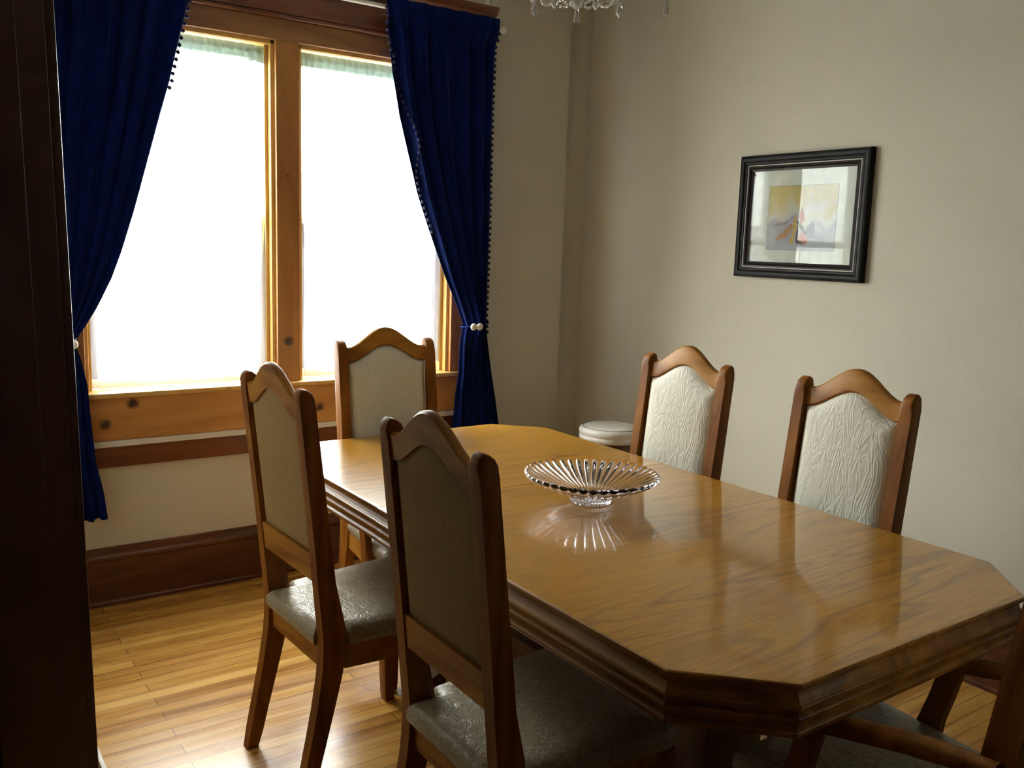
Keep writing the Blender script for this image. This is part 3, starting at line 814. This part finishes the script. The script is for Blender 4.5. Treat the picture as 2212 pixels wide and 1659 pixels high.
def make_chair(label, group, arms=False):
    t = thing('dining_chair' if not arms else 'dining_armchair', label, 'chair', (0, 0, 0), 0, group)
    for s in (1, -1): obj('back_post', post_bm(s), M['chair_wood'], t, smooth=.6)
    for s in (1, -1): obj('leg', front_leg_bm(s), M['chair_wood'], t, smooth=.6)
    obj('crest_rail', crest_bm(), M['chair_wood_lit'], t, smooth=.9)
    obj('lower_rail', rail_bm(), M['chair_wood_lit'], t)
    bm, G = panel_bm(True); p = obj('back_cushion', bm, M['ivory_fabric'], t, smooth=3); p['label'] = 'ivory embossed fabric front of the backrest'
    bm, G = panel_bm(False); p = obj('back_panel', bm, M['back_fabric'], t, smooth=3); p['label'] = 'plain taupe fabric on the rear of the backrest'
    obj('seat', seat_bm(), M['seat_fabric'], t, smooth=.9)
    obj('seat_frame', seat_rail_bm(), M['chair_wood_lit'], t)
    if arms: arm_parts(t)
    return t
G1 = 'oak dining chairs around the table'
c0 = make_chair('armless oak chair nearest the camera, seen from behind at left of table', G1)
def place(c, x, y, rz, label=None):
    c.location = (x, y, 0); c.rotation_euler = (0, 0, rz)
    if label: c['label'] = label
place(c0, -.690, -.429, -.01)
c1 = copy_tree(c0); place(c1, -.722, .338, .041, 'armless oak chair seen from behind, closest to the left blue drape')
c4 = copy_tree(c0); place(c4, .592, .243, 3.139, 'armless oak chair against the right wall beside the round white stool, front of backrest showing')
c5 = copy_tree(c0); place(c5, .627, -.380, 3.10, 'armless oak chair right of the table, just below the framed picture')
a3 = make_chair('oak armchair at the window end of the table', G1, True); place(a3, -.056, 1.068, -1.615); a3.scale = (1.12, 1, 1)
for c_ in a3.children:
    if c_.name.startswith('arm'): c_.scale = (1, 1, .93)

a6 = copy_tree(a3)
for c_ in a6.children: c_.scale = (1, 1, 1)
a6.scale = (1.14, 1.02, 1); place(a6, -.004, -1.272, PI/2, 'oak armchair at the near end of the table, cut by the bottom right corner')

# ------------------------------------------------------------------ table
TW, TL, TC, TZ = .53, 1.032, .157, .76
def octo(ins):
    w, l = TW-ins, TL-ins; c = TC-ins*.5858
    return [(-w, -l+c), (-w+c, -l), (w-c, -l), (w, -l+c), (w, l-c), (w-c, l), (-w+c, l), (-w, l-c)]
PROF = [(.006, .760), (.003, .7595), (.0005, .7575), (0, .754), (.001, .7505), (.007, .7475), (.010, .745), (.0105, .741), (.009, .735), (.004, .728), (-.001, .7225),
        (-.003, .7215), (-.004, .7185), (-.003, .7155), (.004, .7145), (.006, .711), (.006, .703), (.001, .6995), (-.001, .697), (-.001, .6935), (.001, .6915), (.006, .690), (.007, .685), (.007, .677), (.002, .6735), (0, .671), (0, .666), (.002, .662), (.008, .660)]
def table_bm():
    bm = bmesh.new()
    rings = [[bm.verts.new((x, y, z)) for x, y in octo(ins)] for ins, z in PROF]
    rings.append([bm.verts.new((x, y, .660)) for x, y in octo(.040)])
    rings.append([bm.verts.new((x, y, .728)) for x, y in octo(.040)])
    for A, B in zip(rings, rings[1:]):
        for k in range(8): bm.faces.new((A[k], A[(k+1) % 8], B[(k+1) % 8], B[k])).material_index = 1
    bm.faces.new(rings[0][::-1]).material_index = 0
    bm.faces.new(rings[-1]).material_index = 1
    bmesh.ops.recalc_face_normals(bm, faces=bm.faces[:])
    return bm
table = thing('dining_table', 'long oak dining table with clipped corners and moulded edge', 'table')
SEAM = .216
for nm, cuts in (('table_top', [(SEAM, -1)]), ('table_top', [(-SEAM, 1)]), ('table_leaf', [(SEAM, 1), (-SEAM, -1)])):
    bm = table_bm()
    for yc, s in cuts:
        r = bmesh.ops.bisect_plane(bm, geom=bm.verts[:]+bm.edges[:]+bm.faces[:], plane_co=(0, yc-s*.0006, 0), plane_no=(0, s, 0), clear_outer=True)
        es = [e for e in r['geom_cut'] if isinstance(e, bmesh.types.BMEdge)]
        bmesh.ops.triangle_fill(bm, edges=es, use_beauty=True)
    for f in bm.faces:
        f.material_index = 0 if f.normal.z > .9 and f.calc_center_median().z > .7595 else f.material_index
    if nm == 'table_leaf': bmesh.ops.translate(bm, verts=bm.verts[:], vec=(-.0012, 0, -.0004))
    obj(nm, bm, [M['table_top'], M['table_edge']], table)
for s in (1, -1):
    bm = bmesh.new(); y = .54*s
    box(bm, -.10, .10, y-.055, y+.055, .10, .66, .008); box(bm, -.16, .16, y-.07, y+.07, .64, .70, .006)
    obj('pedestal', bm, M['table_dark'], table, smooth=.6)
    bm = bmesh.new()
    poly = [(-.25, 0), (.25, 0), (.25, .035), (.20, .055), (.13, .075), (.10, .12), (-.10, .12), (-.13, .075), (-.20, .055), (-.25, .035)]
    prism(bm, poly, lambda p, t: (p[0], t, p[1]), y-.045, y+.045, .006)
    obj('foot', bm, M['table_dark'], table, smooth=.6)
bm = bmesh.new(); box(bm, -.03, .03, -.485, .485, .16, .26, .006); obj('stretcher', bm, M['table_dark'], table)
bm = bmesh.new()
for x in (-.2, .2): box(bm, x-.02, x+.02, -.9, .9, .675, .727, .003)
obj('extension_slide', bm, M['table_dark'], table)

# ------------------------------------------------------------------ bowl
bm = bmesh.new()
FL, SUB = 42, 8; n = FL*SUB
outer = [(.052, 0), (.056, .002), (.057, .006), (.058, .011), (.060, .015), (.064, .020), (.078, .027), (.100, .036), (.128, .048), (.155, .060), (.178, .0715), (.186, .0765), (.187, .081), (.183, .084)]
inner = [(.176, .081), (.160, .0695), (.135, .058), (.108, .047), (.080, .036), (.055, .028), (.030, .0245), (0, .024)]
rings = []
def flute(a, amp): return amp*(abs(math.cos(a*FL/2))**.8-.5)
for k, (r, z) in enumerate(outer):
    am = .0075*min(1, r/.10) if k > 4 else .003
    if k >= 11: am = .006
    rings.append([bm.verts.new(((r+flute(2*PI*i/n, am)*.5)*math.cos(2*PI*i/n), (r+flute(2*PI*i/n, am)*.5)*math.sin(2*PI*i/n), z-(flute(2*PI*i/n, am)*.8 if 4 < k < 11 else 0)+(flute(2*PI*i/n, .002) if k >= 12 else 0))) for i in range(n)])
for r, z in inner:
    if r == 0: rings.append([bm.verts.new((0, 0, z))])
    else: rings.append([bm.verts.new((r*math.cos(2*PI*i/n), r*math.sin(2*PI*i/n), z)) for i in range(n)])
bot = [(.048, 0), (.044, .004), (.020, .006), (0, .006)]
low = []
for r, z in bot:
    if r == 0: low.append([bm.verts.new((0, 0, z))])
    else: low.append([bm.verts.new((r*math.cos(2*PI*i/n), r*math.sin(2*PI*i/n), z)) for i in range(n)])
seq = low[::-1] + rings
for A, B in zip(seq, seq[1:]):
    for k in range(n):
        k2 = (k+1) % n
        if len(A) == 1: bm.faces.new((A[0], B[k], B[k2]))
        elif len(B) == 1: bm.faces.new((A[k], A[k2], B[0]))
        else: bm.faces.new((A[k], A[k2], B[k2], B[k]))
bowl = obj('glass_bowl', bm, M['crystal'], smooth=.9); bowl.location = (.012, -.022, TZ+.0005)
tag(bowl, 'clear fluted crystal bowl in the middle of the table', 'bowl')

# ------------------------------------------------------------------ stool
st = thing('round_stool', 'round stool with a white padded seat in the far corner', 'stool', (1.214, 1.264, 0)); st.scale = (1, 1, 1.125)
bm = bmesh.new()
R = .150
lathe(bm, [(0, .505), (R-.012, .505), (R-.004, .508), (R, .514), (R-.001, .524), (R-.004, .530), (R, .537), (R+.001, .548), (R-.004, .557), (R-.016, .562), (R-.019, .561), (R-.025, .5635), (R*.5, .568), (0, .569)], 48)
obj('seat', bm, M['stool_vinyl'], st, smooth=.9)
bm = bmesh.new(); tube(bm, [((R-.017)*math.cos(a), (R-.017)*math.sin(a), .5622) for a in [2*PI*k/48 for k in range(49)]], .0022, 6, False); obj('piping', bm, plain('grey_piping', (.32, .31, .27), .5), st, smooth=1)
bm = bmesh.new(); lathe(bm, [(0, .47), (R-.03, .47), (R-.03, .505), (0, .505)], 32); obj('seat_frame', bm, M['base_wood'], st, smooth=.6)
for k in range(4):
    a = PI/4+k*PI/2; bm = bmesh.new()
    tube(bm, [((R-.055)*math.cos(a), (R-.055)*math.sin(a), .475), ((R-.015)*math.cos(a), (R-.015)*math.sin(a), .001)], [.016, .012], 10); obj('leg', bm, M['base_wood'], st, smooth=.8)
bm = bmesh.new(); tube(bm, [(.10*math.cos(a), .10*math.sin(a), .2) for a in [2*PI*k/32 for k in range(33)]], .006, 8, False); obj('foot_ring', bm, M['base_wood'], st, smooth=1)

# ------------------------------------------------------------------ chandelier
CX, CY, CZ = -.045, .058, 2.10
ch = thing('chandelier', 'crystal chandelier with bead swags hanging over the table', 'chandelier', (CX, CY, CZ))
bm = bmesh.new(); tube(bm, [(0, 0, .04), (0, 0, ZC-CZ-.03)], .006, 10); lathe(bm, [(0, ZC-CZ), (.055, ZC-CZ), (.05, ZC-CZ-.02), (.012, ZC-CZ-.035), (0, ZC-CZ-.035)], 24)
obj('stem', bm, M['silver'], ch, smooth=.7)
bm = bmesh.new(); lathe(bm, [(0, .02), (.02, .022), (.03, .035), (.045, .05), (.03, .065), (.015, .08), (.022, .12), (.03, .16), (.012, .2), (0, .2)], 24); obj('glass_hub', bm, M['cut'], ch, smooth=.7)
bm = bmesh.new(); bmesh.ops.create_icosphere(bm, subdivisions=2, radius=.0195, matrix=Matrix.Translation((0, 0, -.002))); obj('crystal_ball', bm, M['cut'], ch)
def pendant_bm(w0, w1, h, t=.006, tip=0):
    bm = bmesh.new()
    zs = [(0, w0*.6, t*.6), (-.006, w0, t), (-h, w1, t), (-h-(tip or .001), .0015 if tip else w1*.96, t*.3 if tip else t*.9)]
    rings = []
    for z, w, d in zs:
        rings.append([bm.verts.new(p) for p in ((-w/2, 0, z), (-w*.28, -d/2, z), (w*.28, -d/2, z), (w/2, 0, z), (w*.28, d/2, z), (-w*.28, d/2, z))])
    for A, B in zip(rings, rings[1:]):
        for k in range(6): bm.faces.new((A[k], A[(k+1) % 6], B[(k+1) % 6], B[k]))
    bm.faces.new(rings[0][::-1]); bm.faces.new(rings[-1]); return bm
camyaw = -YAW
def at_view(dr, dz, df=0):   # offset along the picture's right / up, to hang a crystal on its ring
    return Vector((right.x*dr+fwd.x*df, right.y*dr+fwd.y*df, dz))
o = obj('pendant', pendant_bm(.012, .019, .034), M['cut'], ch); o.location = (0, 0, -.020); o.rotation_euler[2] = camyaw
# six arms with drip pans, candles and long prisms
arm_a = [camyaw + PI/3*k for k in range(6)]
for k, a in enumerate(arm_a):
    ca, sa = math.cos(a), math.sin(a); R_ = .232
    bm = bmesh.new()
    pts = [(ca*r, sa*r, z) for r, z in ((.02, .10), (.06, .075), (.11, .07), (.165, .09), (.21, .125), (R_, .165))]
    tube(bm, pts, .006, 10); obj('arm', bm, M['cut'], ch, smooth=.8)
    bm = bmesh.new(); lathe(bm, [(0, .160), (.012, .160), (.034, .170), (.040, .176), (.034, .174), (.012, .168), (0, .168)], 20, (ca*R_, sa*R_, 0)); obj('drip_pan', bm, M['cut'], ch, smooth=.7)
    bm = bmesh.new(); lathe(bm, [(0, .170), (.011, .170), (.011, .26), (.004, .262), (.007, .275), (.004, .29), (0, .30)], 14, (ca*R_, sa*R_, 0)); obj('candle', bm, M['white_rod'], ch, smooth=.8)
    for j in range(3):
        b_ = a + (j-1)*2.1
        px, py = ca*R_+.036*math.cos(b_), sa*R_+.036*math.sin(b_)
        long_ = k in (0, 3) and j == 1
        o = obj('prism', pendant_bm(.012, .0165, .10) if long_ else pendant_bm(.010, .014, .040), M['cut'], ch)
        o.location = (px if j != 1 else ca*R_, py if j != 1 else sa*R_, (.072 if k == 0 else .087) if long_ else (.118 if j != 1 else .086)); o.rotation_euler[2] = camyaw
# lower ring with bead swags and faceted drops
bead = bmesh.new(); bmesh.ops.create_icosphere(bead, subdivisions=1, radius=.0047, matrix=Matrix.Diagonal((1.25, .8, .9, 1)))
bead0 = obj('bead', bead, M['cut'], ch); nb = 0
drop0 = None
RR = .112
for k in range(6):
    a0 = camyaw+PI/3*k; a1 = camyaw+PI/3*(k+1)
    p0 = Vector((RR*math.cos(a0), RR*math.sin(a0), .010)); p1 = Vector((RR*math.cos(a1), RR*math.sin(a1), .010))
    for i in range(1, 12):
        t = i/12; p = p0.lerp(p1, t); p.z -= .055*t*(1-t)*4*.5; p.z += .018 if k in (0, 2, 3, 5) else .030
        o = bead0 if nb == 0 else bead0.copy()
        if nb: COL.objects.link(o); o.parent = ch
        o.location = p; o.rotation_euler = (random.uniform(-.5, .5), random.uniform(-.5, .5), (a0+a1)/2+PI/2); nb += 1
    if k % 2 == 0 or True:
        q0 = Vector((0, 0, .018))
        for i in range(2, 7):   # strands towards the centre
            if nb >= 98: break
            t = i/7; p = q0.lerp(p0, t); p.z = .024 - .030*t*(1-t)*4 + .004*t
            o = bead0.copy(); COL.objects.link(o); o.parent = ch
            o.location = p; o.rotation_euler = (random.uniform(-.5, .5), random.uniform(-.5, .5), a0); nb += 1
    w = .020
    o = obj('faceted_drop', pendant_bm(.016, .0225, .017, .012, .012), M['cut'], ch)
    o.location = p0 + Vector((0, 0, -.020 if k in (0, 3) else .022)); o.rotation_euler[2] = camyaw + (.5 if k == 3 else 0)
    bm = bmesh.new(); bmesh.ops.create_icosphere(bm, subdivisions=1, radius=.010, matrix=Matrix.Translation(p0+Vector((0, 0, -.008 if k in (0, 3) else .034)))); obj('crystal_button', bm, M['cut'], ch)
bm = bmesh.new(); tube(bm, [(RR*math.cos(a), RR*math.sin(a), .030) for a in [2*PI*k/48 for k in range(49)]], .0025, 6, False)
for k in range(3):
    a = camyaw+PI/3*k; tube(bm, [(RR*math.cos(a), RR*math.sin(a), .030), (0, 0, .045), (-RR*math.cos(a), -RR*math.sin(a), .030)], .002, 6)
obj('ring', bm, M['silver'], ch, smooth=1)

# ------------------------------------------------------------------ light
w = bpy.data.worlds.new('overcast'); scene.world = w; w.use_nodes = True
bg = w.node_tree.nodes['Background']; bg.inputs[0].default_value = (.985, .985, .95, 1); bg.inputs[1].default_value = 44.0
for i, (a, b_) in enumerate(WX):     # sampling portals in the window openings
    ld = bpy.data.lights.new('window_portal', 'AREA'); ld.shape = 'RECTANGLE'; ld.size = b_-a; ld.size_y = WZ1-WZ0
    ld.cycles.is_portal = True
    o = link(bpy.data.objects.new('window_portal', ld)); o.location = ((a+b_)/2, YW+WT+.02, (WZ0+WZ1)/2); o.rotation_euler = (-PI/2, 0, 0)

vs = scene.view_settings
vs.view_transform = 'Standard'; vs.look = 'None'; vs.exposure = 0; vs.gamma = 1; vs.use_curve_mapping = False
